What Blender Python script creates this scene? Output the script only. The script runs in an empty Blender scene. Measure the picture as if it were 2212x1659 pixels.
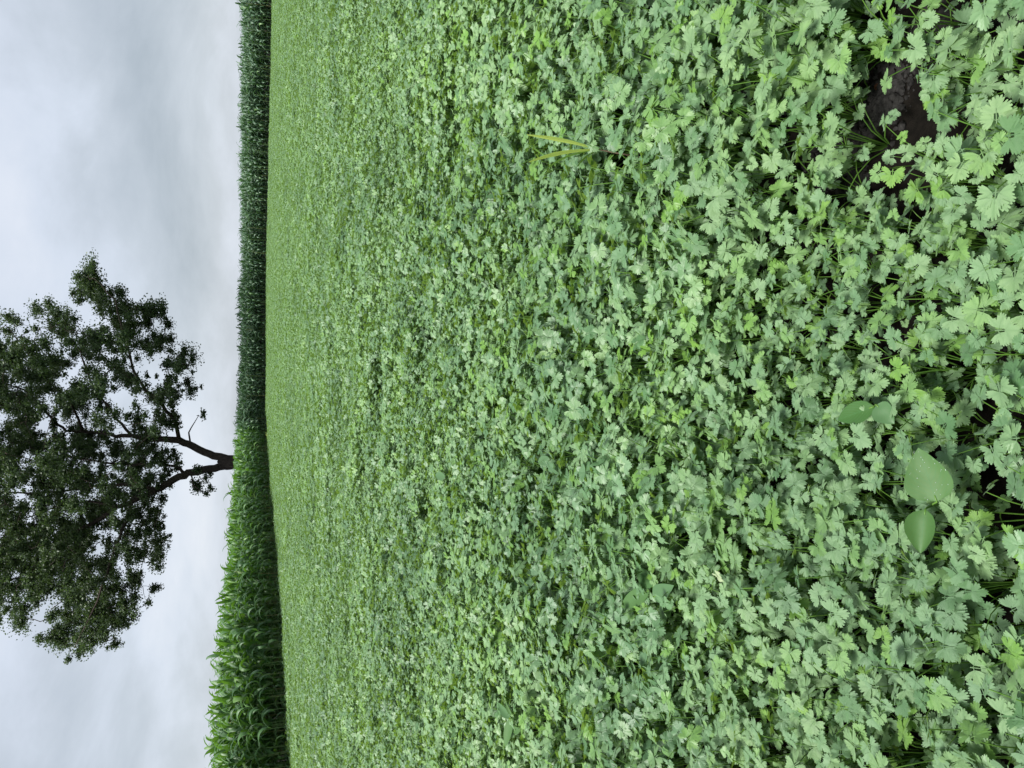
import bpy, math, random
import numpy as np
from mathutils import Vector, Matrix, Euler

random.seed(7)
rng = np.random.default_rng(11)
PI = math.pi
scene = bpy.context.scene
COL = scene.collection

# ------------------------------------------------------------------ camera
CAM_Z = 1.25
PITCH, ROLL = math.radians(18.74), math.radians(0.65)
FPX = 1661.3                                  # focal length in pixels of a 2212 x 1659 picture
R0 = Vector((1, 0, 0)); FW = Vector((0, math.cos(PITCH), -math.sin(PITCH))); U0 = Vector((0, math.sin(PITCH), math.cos(PITCH)))
RT = R0 * math.cos(ROLL) + U0 * math.sin(ROLL)
UP = U0 * math.cos(ROLL) - R0 * math.sin(ROLL)
cam_data = bpy.data.cameras.new('camera')
cam = bpy.data.objects.new('camera', cam_data); COL.objects.link(cam)
cam_data.sensor_width = 36; cam_data.lens = 36 * FPX / 2212
cam_data.clip_start = 0.05; cam_data.clip_end = 9000
cx, cy, cz = -UP, RT, -FW                     # the phone was held upright: the picture lies on its side
cam.matrix_world = Matrix(((cx.x, cy.x, cz.x, 0), (cx.y, cy.y, cz.y, 0), (cx.z, cy.z, cz.z, CAM_Z), (0, 0, 0, 1)))
scene.camera = cam
CAM = Vector((0, 0, CAM_Z))

def ray(px, py): return FW * FPX + RT * (829.5 - py) - UP * (px - 1106)
def ground(px, py, z=0.0):
    d = ray(px, py); return CAM + d * ((z - CAM_Z) / d.z)
def at(px, py, Y):
    d = ray(px, py); return CAM + d * (Y / d.y)
def to_px(x, y, z):
    q = Vector((x, y, z)) - CAM; w = q.dot(FW)
    return (1106 - q.dot(UP) / w * FPX, 829.5 - q.dot(RT) / w * FPX, w)

# ------------------------------------------------------------------ world, sun, exposure
SUN_EL, SUN_AZ = math.radians(66), math.radians(235)      # azimuth clockwise from +Y
EXPOSURE = 2.55
world = bpy.data.worlds.new('World'); scene.world = world; world.use_nodes = True
nt = world.node_tree; nt.nodes.clear()
N = lambda t, T=None: (T or nt).nodes.new(t)
def L(a, b, T=None): (T or nt).links.new(a, b)
def math_node(T, op, a, b=None, clamp=False):
    n = T.nodes.new('ShaderNodeMath'); n.operation = op; n.use_clamp = clamp
    for i, v in enumerate((a, b)):
        if v is None: continue
        if isinstance(v, (int, float)): n.inputs[i].default_value = v
        else: T.links.new(v, n.inputs[i])
    return n.outputs[0]
def mix_col(T, f, a, b, blend='MIX'):
    n = T.nodes.new('ShaderNodeMix'); n.data_type = 'RGBA'; n.blend_type = blend
    for s, v in ((n.inputs[0], f), (n.inputs[6], a), (n.inputs[7], b)):
        if isinstance(v, (int, float)): s.default_value = v
        elif isinstance(v, tuple): s.default_value = v if len(v) == 4 else (*v, 1)
        else: T.links.new(v, s)
    return n.outputs[2]
def ramp_node(T, fac, stops, interp='LINEAR'):
    n = T.nodes.new('ShaderNodeValToRGB'); cr = n.color_ramp; cr.interpolation = interp
    while len(cr.elements) < len(stops): cr.elements.new(0.5)
    for e, (p, c) in zip(cr.elements, stops):
        e.position = p; e.color = (*c, 1) if len(c) == 3 else c
    if fac is not None: T.links.new(fac, n.inputs[0])
    return n.outputs[0]

sky = N('ShaderNodeTexSky'); sky.sky_type = 'NISHITA'; sky.sun_disc = False
sky.sun_elevation = SUN_EL; sky.sun_rotation = SUN_AZ
tc = N('ShaderNodeTexCoord')
sep = N('ShaderNodeSeparateXYZ'); L(tc.outputs['Generated'], sep.inputs[0])
den = math_node(nt, 'ADD', math_node(nt, 'ABSOLUTE', sep.outputs[2]), 0.42)
comb = N('ShaderNodeCombineXYZ')
L(math_node(nt, 'DIVIDE', sep.outputs[0], den), comb.inputs[0]); L(math_node(nt, 'DIVIDE', sep.outputs[1], den), comb.inputs[1])
mp = N('ShaderNodeMapping'); L(comb.outputs[0], mp.inputs[0]); mp.inputs['Location'].default_value = (5.5, 5.5, 7.0)
def noise(T, vec, scale, detail=4, rough=0.5, dist=0.0):
    n = T.nodes.new('ShaderNodeTexNoise'); n.inputs['Scale'].default_value = scale; n.inputs['Detail'].default_value = detail
    n.inputs['Roughness'].default_value = rough; n.inputs['Distortion'].default_value = dist
    if vec is not None: T.links.new(vec, n.inputs['Vector'])
    return n.outputs['Fac']
n1 = noise(nt, mp.outputs[0], 1.0, 3, 0.45, 0.15)
n2 = noise(nt, mp.outputs[0], 2.3, 7, 0.58, 0.25)
cl = math_node(nt, 'ADD', math_node(nt, 'MULTIPLY', n1, 0.60), math_node(nt, 'MULTIPLY', n2, 0.40))
cloud = ramp_node(nt, cl, [(0.33, (0.40, 0.455, 0.51)), (0.465, (0.585, 0.64, 0.705)), (0.535, (0.71, 0.77, 0.86)), (0.62, (0.83, 0.87, 0.94))])
gain = mix_col(nt, 1.0, cloud, (3.28, 3.28, 3.32), 'MULTIPLY')
skyc = mix_col(nt, 0.94, sky.outputs[0], gain)
bg = N('ShaderNodeBackground'); bg.inputs[1].default_value = 0.05; L(skyc, bg.inputs[0])
wo = N('ShaderNodeOutputWorld'); L(bg.outputs[0], wo.inputs[0])

sun_d = bpy.data.lights.new('sun', 'SUN'); sun_d.energy = 1.5; sun_d.angle = math.radians(28); sun_d.color = (1.0, 0.97, 0.93)
sun = bpy.data.objects.new('sun', sun_d); COL.objects.link(sun)
sdir = Vector((math.sin(SUN_AZ) * math.cos(SUN_EL), math.cos(SUN_AZ) * math.cos(SUN_EL), math.sin(SUN_EL)))
sun.rotation_euler = sdir.to_track_quat('Z', 'Y').to_euler(); sun.location = sdir * 50

vs = scene.view_settings
vs.view_transform = 'Standard'; vs.look = 'None'; vs.exposure = EXPOSURE; vs.gamma = 1; vs.use_curve_mapping = False
scene.cycles.max_bounces = 8; scene.cycles.diffuse_bounces = 4; scene.cycles.glossy_bounces = 2
scene.cycles.transmission_bounces = 4; scene.cycles.transparent_max_bounces = 4
scene.cycles.use_denoising = True

# ------------------------------------------------------------------ materials
def new_mat(name):
    m = bpy.data.materials.new(name); m.use_nodes = True; T = m.node_tree; T.nodes.clear()
    out = T.nodes.new('ShaderNodeOutputMaterial'); return m, T, out
def principled(T, col, rough=0.5, spec=0.5, bump=None):
    p = T.nodes.new('ShaderNodeBsdfPrincipled')
    if isinstance(col, tuple): p.inputs['Base Color'].default_value = (*col, 1)
    else: T.links.new(col, p.inputs['Base Color'])
    p.inputs['Roughness'].default_value = rough; p.inputs['Specular IOR Level'].default_value = spec
    if bump is not None: T.links.new(bump, p.inputs['Normal'])
    return p.outputs[0]
def bump_node(T, h, strength, dist):
    b = T.nodes.new('ShaderNodeBump'); b.inputs['Strength'].default_value = strength; b.inputs['Distance'].default_value = dist
    T.links.new(h, b.inputs['Height']); return b.outputs[0]
def leafy(name, stops, trans, tfac, rough=0.42, spec=0.5, veins=None, bumps=None, sheen=0.0, patch=0.0, under=None):
    """A thin leaf: glossy wax over a diffuse blade that also lets some light through. The tone of each leaf is its own."""
    m, T, out = new_mat(name)
    oi = T.nodes.new('ShaderNodeObjectInfo'); a = T.nodes.new('ShaderNodeAttribute'); a.attribute_name = 'tone'
    t = math_node(T, 'FRACT', math_node(T, 'ADD', oi.outputs['Random'], a.outputs['Fac']))
    col = ramp_node(T, t, stops)
    if veins:
        u = T.nodes.new('ShaderNodeUVMap'); s = T.nodes.new('ShaderNodeSeparateXYZ'); T.links.new(u.outputs[0], s.inputs[0])
        col = veins(T, s.outputs[0], s.outputs[1], col)
    bn = None
    if bumps:
        c = T.nodes.new('ShaderNodeTexCoord'); bn = bump_node(T, noise(T, c.outputs['Object'], bumps[0], 3), bumps[1], bumps[2])
    if patch:
        # growth differs from patch to patch of the field: fresher here, duller there
        gp = T.nodes.new('ShaderNodeNewGeometry'); w = noise(T, gp.outputs['Position'], 0.8, 3, 0.55)
        col = mix_col(T, patch, col, ramp_node(T, w, [(0.36, (0.62, 0.70, 0.70)), (0.52, (1, 1, 1)), (0.66, (1.22, 1.18, 1.05))]), 'MULTIPLY')
    if under:                                 # underside differs in green, yellowed further: light through the blade painted in
        bf = T.nodes.new('ShaderNodeNewGeometry'); col = mix_col(T, math_node(T, 'MULTIPLY', bf.outputs['Backfacing'], 0.75), col, under)
    p = principled(T, col, rough, spec, bn)
    if sheen:
        p.node.inputs['Sheen Weight'].default_value = sheen; p.node.inputs['Sheen Roughness'].default_value = 0.45
        p.node.inputs['Sheen Tint'].default_value = (0.85, 1.0, 0.88, 1)
    tr = T.nodes.new('ShaderNodeBsdfTranslucent')
    T.links.new(mix_col(T, 0.8, col, trans), tr.inputs[0])
    mx = T.nodes.new('ShaderNodeMixShader'); mx.inputs[0].default_value = tfac
    T.links.new(p, mx.inputs[1]); T.links.new(tr.outputs[0], mx.inputs[2]); T.links.new(mx.outputs[0], out.inputs[0])
    return m
def fan_veins(T, u, v, col):
    # three main veins fanning out of the leaflet's base, darker than the blade
    lines = None
    for k in (0.5, 0.2, 0.8):
        d = math_node(T, 'MULTIPLY', math_node(T, 'ABSOLUTE', math_node(T, 'SUBTRACT', u, k)), v)
        s = math_node(T, 'SUBTRACT', 1.0, math_node(T, 'MULTIPLY', d, 26.0), True)
        lines = s if lines is None else math_node(T, 'MAXIMUM', lines, s)
    base = math_node(T, 'SUBTRACT', 1.0, math_node(T, 'MULTIPLY', v, 2.2), True)
    return mix_col(T, math_node(T, 'MULTIPLY', math_node(T, 'MAXIMUM', lines, base), 0.26), col, (0.035, 0.11, 0.03))
def mid_vein(T, u, v, col):
    d = math_node(T, 'ABSOLUTE', math_node(T, 'SUBTRACT', u, 0.5))
    s = math_node(T, 'SUBTRACT', 1.0, math_node(T, 'MULTIPLY', d, 16.0), True)
    return mix_col(T, math_node(T, 'MULTIPLY', s, 0.55), col, (0.11, 0.19, 0.07))
def broad_vein(T, u, v, col):
    d = math_node(T, 'ABSOLUTE', math_node(T, 'SUBTRACT', u, 0.5))
    s = math_node(T, 'SUBTRACT', 1.0, math_node(T, 'MULTIPLY', d, 30.0), True)
    w = T.nodes.new('ShaderNodeTexWave'); w.bands_direction = 'Y'; w.inputs['Scale'].default_value = 2.4
    c = T.nodes.new('ShaderNodeCombineXYZ'); T.links.new(u, c.inputs[0])
    T.links.new(math_node(T, 'SUBTRACT', v, math_node(T, 'MULTIPLY', d, 0.9)), c.inputs[1]); T.links.new(c.outputs[0], w.inputs[0])
    side = math_node(T, 'MULTIPLY', math_node(T, 'POWER', w.outputs[1], 6.0), 0.42)
    return mix_col(T, math_node(T, 'MAXIMUM', math_node(T, 'MULTIPLY', s, 0.6), side), col, (0.04, 0.12, 0.035))

M_CORI = leafy('coriander_leaf', [(0.0, (0.0608, 0.1444, 0.0502)), (0.25, (0.1254, 0.2280, 0.1102)), (0.65, (0.1558, 0.2622, 0.1140)),
                                  (0.90, (0.1254, 0.2470, 0.0646)), (0.94, (0.1140, 0.2432, 0.0319)), (1.0, (0.1292, 0.2546, 0.0342))],
               (0.2812, 0.4560, 0.0532), 0.28, 0.50, 0.65, fan_veins, (260, 0.35, 0.003), 0.12, 0.9, (0.1292, 0.2508, 0.0228))
M_STEM = leafy('coriander_stem', [(0, (0.0675, 0.1575, 0.0225)), (1, (0.0975, 0.2025, 0.0300))], (0.2250, 0.3750, 0.0375), 0.15, 0.45, 0.4)
M_PALE = leafy('withered_leaf', [(0, (0.2880, 0.3520, 0.2000)), (1, (0.2880, 0.3520, 0.2000))], (0.4800, 0.5600, 0.3200), 0.25, 0.5, 0.4)
M_CORN = leafy('corn_leaf', [(0, (0.0310, 0.0903, 0.0292)), (0.5, (0.0473, 0.1290, 0.0327)), (0.9, (0.0688, 0.1634, 0.0310)), (1, (0.1032, 0.2064, 0.0301))],
               (0.1548, 0.3440, 0.0172), 0.30, 0.52, 0.55, mid_vein, None, 0.2)
M_CORN_DIM = leafy('corn_leaf_dim_light', [(0, (0.0306, 0.0792, 0.0378)), (0.5, (0.0414, 0.1008, 0.0468)), (0.95, (0.0576, 0.1242, 0.0540)), (1, (0.0900, 0.1800, 0.0450))],
               (0.1080, 0.2520, 0.0450), 0.22, 0.50, 0.6, mid_vein, None, 0.3)  # corn leaf again, with the far edge's dimmer, bluer light painted into its colour
M_STALK = leafy('corn_stalk', [(0, (0.0850, 0.1615, 0.0425)), (0.8, (0.1190, 0.1870, 0.0510)), (1, (0.2210, 0.2040, 0.0765))], (0.1700, 0.2550, 0.0425), 0.05, 0.5, 0.4)
M_TREE = leafy('tree_leaf', [(0, (0.0272, 0.0510, 0.0221)), (0.6, (0.0459, 0.0799, 0.0306)), (1, (0.0723, 0.1148, 0.0391))], (0.1190, 0.2040, 0.0425), 0.25, 0.5, 0.35)
M_BROAD = leafy('broad_leaf', [(0, (0.0480, 0.1120, 0.0288)), (1, (0.0560, 0.1240, 0.0320))], (0.2400, 0.4400, 0.0240), 0.22, 0.62, 0.4, broad_vein, (90, 0.2, 0.003))
M_OLIVE = leafy('dark_oval_leaf', [(0, (0.0225, 0.0713, 0.0090)), (1, (0.0263, 0.0788, 0.0105))], (0.1500, 0.3000, 0.0150), 0.12, 0.42, 0.5, broad_vein)
M_GREYL = leafy('grey_green_leaf', [(0, (0.0560, 0.1200, 0.0440)), (1, (0.0608, 0.1280, 0.0464))], (0.1600, 0.3200, 0.0640), 0.15, 0.42, 0.5, broad_vein)
M_GRASS = leafy('yellow_grass_blade', [(0, (0.4100, 0.5248, 0.1148)), (1, (0.4428, 0.5494, 0.1230))], (0.4920, 0.6560, 0.0820), 0.40, 0.45, 0.4, mid_vein)
M_GRASSD = leafy('green_grass_blade', [(0, (0.1040, 0.2080, 0.0320)), (1, (0.1360, 0.2560, 0.0400))], (0.2400, 0.4000, 0.0320), 0.25, 0.45, 0.4, mid_vein)

def plain(name, c1, c2, scale, rough=0.8, spec=0.3, bump=None, coord='Object'):
    m, T, out = new_mat(name)
    c = T.nodes.new('ShaderNodeTexCoord')
    f = noise(T, c.outputs[coord], scale, 6, 0.6)
    col = ramp_node(T, f, [(0.35, c1), (0.65, c2)])
    bn = bump_node(T, noise(T, c.outputs[coord], bump[0], 5, 0.65), bump[1], bump[2]) if bump else None
    T.links.new(principled(T, col, rough, spec, bn), out.inputs[0]); return m
M_BARK = plain('bark', (0.028, 0.022, 0.018), (0.065, 0.052, 0.042), 6, 0.9, 0.2, (14, 0.8, 0.06))
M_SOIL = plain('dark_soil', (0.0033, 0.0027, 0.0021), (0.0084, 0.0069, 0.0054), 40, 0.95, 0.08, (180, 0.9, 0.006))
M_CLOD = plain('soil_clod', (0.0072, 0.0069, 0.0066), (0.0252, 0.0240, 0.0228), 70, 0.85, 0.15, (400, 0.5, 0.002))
M_DRY = plain('dry_leaf', (0.05, 0.018, 0.008), (0.09, 0.035, 0.018), 90, 0.7, 0.3)
M_TAN = plain('dry_straw', (0.09, 0.065, 0.04), (0.15, 0.115, 0.075), 90, 0.7, 0.3)
m, T, out = new_mat('water_drop')
p = T.nodes.new('ShaderNodeBsdfPrincipled'); p.inputs['Base Color'].default_value = (0.95, 1, 0.97, 1); p.inputs['Roughness'].default_value = 0.12
p.inputs['IOR'].default_value = 1.33; p.inputs['Transmission Weight'].default_value = 0.6; T.links.new(p.outputs[0], out.inputs[0])
M_DROP = m

# ------------------------------------------------------------------ mesh helpers (all triangles, numpy)
class G:
    """A bag of triangles: V points, F triangles, UV per corner, tone per point, M material slot per triangle."""
    def __init__(s, V=None, F=None, UV=None, tone=None, M=None):
        s.V = np.zeros((0, 3)) if V is None else np.asarray(V, float)
        s.F = np.zeros((0, 3), int) if F is None else np.asarray(F, int)
        s.UV = np.zeros((len(s.F), 3, 2)) if UV is None else np.asarray(UV, float)
        s.tone = np.zeros(len(s.V)) if tone is None else tone
        s.M = np.zeros(len(s.F), int) if M is None else M
    def moved(s, mat, tone=None, slot=None):
        A = np.array(mat)
        return G(s.V @ A[:3, :3].T + A[:3, 3], s.F, s.UV, s.tone if tone is None else np.full(len(s.V), tone),
                 s.M if slot is None else np.full(len(s.F), slot))
def join(gs):
    off = 0; V = []; F = []; UV = []; t = []; M = []
    for g in gs:
        V.append(g.V); F.append(g.F + off); UV.append(g.UV); t.append(g.tone); M.append(g.M); off += len(g.V)
    return G(np.vstack(V), np.vstack(F), np.vstack(UV), np.concatenate(t), np.concatenate(M))
def to_mesh(name, g, mats, smooth=True, loose=None, attrs=None):
    me = bpy.data.meshes.new(name)
    nv = len(g.V) + (0 if loose is None else len(loose)); nf = len(g.F)
    me.vertices.add(nv); me.loops.add(nf * 3); me.polygons.add(nf)
    co = g.V if loose is None else np.vstack([g.V, loose])
    me.vertices.foreach_set('co', co.astype(np.float32).ravel())
    me.loops.foreach_set('vertex_index', g.F.astype(np.int32).ravel())
    me.polygons.foreach_set('loop_start', np.arange(0, nf * 3, 3, dtype=np.int32))
    me.polygons.foreach_set('material_index', g.M.astype(np.int32))
    me.update(calc_edges=True)
    me.polygons.foreach_set('use_smooth', np.full(nf, smooth))
    uv = me.uv_layers.new(name='UVMap'); uv.data.foreach_set('uv', g.UV.astype(np.float32).ravel())
    a = me.attributes.new('tone', 'FLOAT', 'POINT')
    a.data.foreach_set('value', np.concatenate([g.tone, np.zeros(nv - len(g.V))]).astype(np.float32))
    for nm, (tp, val) in (attrs or {}).items():
        a = me.attributes.new(nm, tp, 'POINT')
        a.data.foreach_set('vector' if tp == 'FLOAT_VECTOR' else 'value', val.ravel())
    for mt in mats: me.materials.append(mt)
    me.validate(); return me
def link(name, data, parent=None):
    o = bpy.data.objects.new(name, data); COL.objects.link(o)
    if parent is not None: o.parent = parent
    return o
def tag(o, label=None, cat=None, group=None, kind=None):
    for k, v in (('label', label), ('category', cat), ('group', group), ('kind', kind)):
        if v: o[k] = v
    return o
def empty(name, loc, label, cat, group=None):
    o = bpy.data.objects.new(name, None); COL.objects.link(o); o.location = loc; o.empty_display_size = 0.05
    return tag(o, label, cat, group)
def tube(pts, rad, sides=5, cap=False, tone=0.0):
    pts = [Vector(p) for p in pts]; n = len(pts); V = []; F = []; UV = []
    prev = None
    for i, p in enumerate(pts):
        t = (pts[min(i + 1, n - 1)] - pts[max(i - 1, 0)]).normalized()
        if prev is None: x = t.orthogonal().normalized()
        else: x = (prev - t * prev.dot(t)).normalized()
        prev = x; y = t.cross(x)
        for k in range(sides):
            a = 2 * PI * k / sides; V.append(p + (x * math.cos(a) + y * math.sin(a)) * rad[i])
    for i in range(n - 1):
        for k in range(sides):
            a, b = i * sides + k, i * sides + (k + 1) % sides; c, d = a + sides, b + sides
            F += [(a, b, d), (a, d, c)]
    if cap:
        V.append(pts[-1] + (pts[-1] - pts[-2]).normalized() * rad[-1] * 0.6); e = len(V) - 1; b0 = (n - 1) * sides
        F += [(b0 + k, b0 + (k + 1) % sides, e) for k in range(sides)]
    return G([tuple(v) for v in V], F, tone=np.full(len(V), tone))
def ribbon(pts, sides_dir, widths, fold=0.25, up=None):
    """A blade along pts, sides_dir giving its across direction, with a V fold along the midrib."""
    V = []; F = []; UV = []; n = len(pts)
    for i, (p, s, w) in enumerate(zip(pts, sides_dir, widths)):
        t = (pts[min(i + 1, n - 1)] - pts[max(i - 1, 0)]).normalized(); s = (s - t * s.dot(t)).normalized(); nn = s.cross(t).normalized()
        if nn.z < 0 and up is None: pass
        V += [p - s * w + nn * w * fold, p, p + s * w + nn * w * fold]
    for i in range(n - 1):
        v0, v1 = i / (n - 1), (i + 1) / (n - 1)
        for j in range(2):
            a, b, c, d = i * 3 + j, i * 3 + j + 1, i * 3 + j + 4, i * 3 + j + 3
            u0, u1 = j * 0.5, j * 0.5 + 0.5
            F += [(a, b, c), (a, c, d)]; UV += [((u0, v0), (u1, v0), (u1, v1)), ((u0, v0), (u1, v1), (u0, v1))]
    return G([tuple(v) for v in V], F, UV)

# instancing inside one stuff object: its mesh holds the kinds (proto >= 0) and one loose point per copy (proto = -1)
def scatter(name, protos, mats, P, rot, scl, pick, label, cat, group=None):
    g = join(protos); pr = np.concatenate([np.full(len(q.V), k, np.int32) for k, q in enumerate(protos)])
    z = np.zeros(len(g.V), np.float32)
    attrs = {'proto': ('INT', np.concatenate([pr, np.full(len(P), -1, np.int32)])),
             'pick': ('INT', np.concatenate([z.astype(np.int32) - 1, pick.astype(np.int32)])),
             'scl': ('FLOAT', np.concatenate([z, scl.astype(np.float32)])),
             'rot': ('FLOAT_VECTOR', np.vstack([np.zeros((len(g.V), 3), np.float32), rot.astype(np.float32)]))}
    me = to_mesh(name, g, mats, True, P, attrs)
    o = tag(link(name, me), label, cat, group, 'stuff')
    ng = bpy.data.node_groups.new(name + '_nodes', 'GeometryNodeTree')
    ng.interface.new_socket('Geometry', in_out='INPUT', socket_type='NodeSocketGeometry')
    ng.interface.new_socket('Geometry', in_out='OUTPUT', socket_type='NodeSocketGeometry')
    gi = ng.nodes.new('NodeGroupInput'); go = ng.nodes.new('NodeGroupOutput'); jn = ng.nodes.new('GeometryNodeJoinGeometry')
    def named(nm, tp):
        n = ng.nodes.new('GeometryNodeInputNamedAttribute'); n.data_type = tp; n.inputs[0].default_value = nm; return n.outputs[0]
    proto, pk, sc, ro = named('proto', 'INT'), named('pick', 'INT'), named('scl', 'FLOAT'), named('rot', 'FLOAT_VECTOR')
    def is_eq(a, k):
        n = ng.nodes.new('FunctionNodeCompare'); n.data_type = 'INT'; n.operation = 'EQUAL'
        ng.links.new(a, n.inputs[2]); n.inputs[3].default_value = k; return n.outputs[0]
    def sepg(k):
        n = ng.nodes.new('GeometryNodeSeparateGeometry'); n.domain = 'POINT'
        ng.links.new(gi.outputs[0], n.inputs[0]); ng.links.new(is_eq(proto, k), n.inputs[1]); return n.outputs[0]
    pts = sepg(-1)
    e2r = ng.nodes.new('FunctionNodeEulerToRotation'); ng.links.new(ro, e2r.inputs[0])
    for k in range(len(protos)):
        ip = ng.nodes.new('GeometryNodeInstanceOnPoints')
        ng.links.new(pts, ip.inputs['Points']); ng.links.new(is_eq(pk, k), ip.inputs['Selection']); ng.links.new(sepg(k), ip.inputs['Instance'])
        ng.links.new(e2r.outputs[0], ip.inputs['Rotation']); ng.links.new(sc, ip.inputs['Scale']); ng.links.new(ip.outputs[0], jn.inputs[0])
    ng.links.new(jn.outputs[0], go.inputs[0])
    o.modifiers.new('scatter', 'NODES').node_group = ng
    return o

# smooth value noise for heights and densities
def vnoise(x, y, cell, seed):
    x = np.asarray(x, float) / cell; y = np.asarray(y, float) / cell
    xi = np.floor(x).astype(int); yi = np.floor(y).astype(int); fx = x - xi; fy = y - yi
    def h(i, j):
        n = (i * 374761393 + j * 668265263 + seed * 974634777) & 0xffffffff
        n = ((n ^ (n >> 13)) * 1274126177) & 0xffffffff
        return ((n ^ (n >> 16)) & 0xffff) / 65535.0
    sx = fx * fx * (3 - 2 * fx); sy = fy * fy * (3 - 2 * fy)
    return (h(xi, yi) * (1 - sx) + h(xi + 1, yi) * sx) * (1 - sy) + (h(xi, yi + 1) * (1 - sx) + h(xi + 1, yi + 1) * sx) * sy

# ------------------------------------------------------------------ ground
def soil_z(x, y):
    d = np.hypot(x, y)
    near = np.clip((14 - d) / 8, 0, 1)
    return near * (0.030 * (vnoise(x, y, 0.22, 1) - 0.5) + 0.018 * (vnoise(x, y, 0.07, 2) - 0.5) + 0.010 * (vnoise(x, y, 0.03, 3) - 0.5))
rings = np.concatenate([np.arange(0.05, 5, 0.03), np.geomspace(5, 6000, 90)])
na = 300
A = np.linspace(0, 2 * PI, na, endpoint=False)
X = np.outer(rings, np.cos(A)); Y = np.outer(rings, np.sin(A)); Z = soil_z(X, Y)
V = np.vstack([np.stack([X, Y, Z], -1).reshape(-1, 3), [[0, 0, 0]]])
i, j = np.meshgrid(np.arange(len(rings) - 1), np.arange(na), indexing='ij')
a = (i * na + j).ravel(); b = (i * na + (j + 1) % na).ravel(); c = a + na; d = b + na
F = np.vstack([np.stack([a, c, d], 1), np.stack([a, d, b], 1)])
k = np.arange(na); F = np.vstack([F, np.stack([np.full(na, len(V) - 1), k, (k + 1) % na], 1)])
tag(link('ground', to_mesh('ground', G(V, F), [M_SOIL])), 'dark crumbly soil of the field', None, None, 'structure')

# ------------------------------------------------------------------ corn: the edge of the block, seen from the field
S = 1.08
EDGE = [(-14.8, 6.0), (-12.2, 12.5)] + [(x * S, y * S) for x, y in
        [(-9.32, 19.25), (-7.79, 23.38), (-6.74, 29.5), (-5.12, 40.78), (-3.14, 51.43), (0.02, 55.17), (6.06, 57.56), (12.6, 57.16), (17.99, 52.83), (23.36, 49.41)]] + [(34, 47), (46, 41)]
EDGE = np.array(EDGE)
def smooth_line(P, step):
    # Catmull-Rom through the corners, resampled evenly
    Q = np.vstack([2 * P[0] - P[1], P, 2 * P[-1] - P[-2]]); out = []
    for i in range(1, len(Q) - 2):
        for t in np.linspace(0, 1, 40, endpoint=False):
            p0, p1, p2, p3 = Q[i - 1:i + 3]
            out.append(0.5 * (2 * p1 + (p2 - p0) * t + (2 * p0 - 5 * p1 + 4 * p2 - p3) * t * t + (3 * p1 - p0 - 3 * p2 + p3) * t ** 3))
    out = np.array(out); s = np.concatenate([[0], np.cumsum(np.hypot(*np.diff(out, axis=0).T))])
    q = np.arange(0, s[-1], step); return np.stack([np.interp(q, s, out[:, 0]), np.interp(q, s, out[:, 1])], 1)
LINE = smooth_line(EDGE, 0.25)
def in_field(x, y, margin=0.0):
    """Inside the coriander field: on the camera's side of the corn edge."""
    poly = np.vstack([LINE, [[46, -8], [-16, -8]]]); ins = np.zeros(np.shape(x), bool)
    n = len(poly)
    for k in range(n):
        x1, y1 = poly[k]; x2, y2 = poly[(k + 1) % n]
        c = ((y1 > y) != (y2 > y)) & (x < (x2 - x1) * (y - y1) / ((y2 - y1) if y2 != y1 else 1e-9) + x1); ins ^= c
    return ins

def corn_leaf_geo(length, width, rise, droop, twist, seed):
    r = random.Random(seed); n = 9; pts = []; sd = []; w = []
    ang = rise; p = Vector((0, 0, 0)); st = length / (n - 1)
    for i in range(n):
        t = i / (n - 1); pts.append(p.copy())
        tw = twist * t * t
        sd.append(Vector((0, math.cos(tw), math.sin(tw))))
        w.append(width * 0.5 * (0.55 + 0.45 * min(1, t * 4)) * (1 - t ** 2.6) + 0.002)
        ang -= droop * (0.35 + 1.5 * t) / (n - 1)
        p = p + Vector((math.cos(ang), r.uniform(-0.03, 0.03), math.sin(ang))) * st
    return ribbon(pts, sd, w, 0.28)
CORN_LEAF = [corn_leaf_geo(0.80, 0.120, 1.15, 2.9, 0.9, 1), corn_leaf_geo(0.86, 0.126, 1.05, 3.3, -1.1, 2), corn_leaf_geo(0.78, 0.112, 1.2, 2.4, 1.2, 3),
             corn_leaf_geo(0.66, 0.10, 1.38, 1.5, -0.7, 4), corn_leaf_geo(0.80, 0.122, 0.95, 3.7, 1.4, 5), corn_leaf_geo(0.62, 0.085, 0.9, 3.8, -1.4, 6)]
CORN_LEAF_ME = [to_mesh('corn_leaf', g, [M_CORN]) for g in CORN_LEAF]
CORN = []
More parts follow.
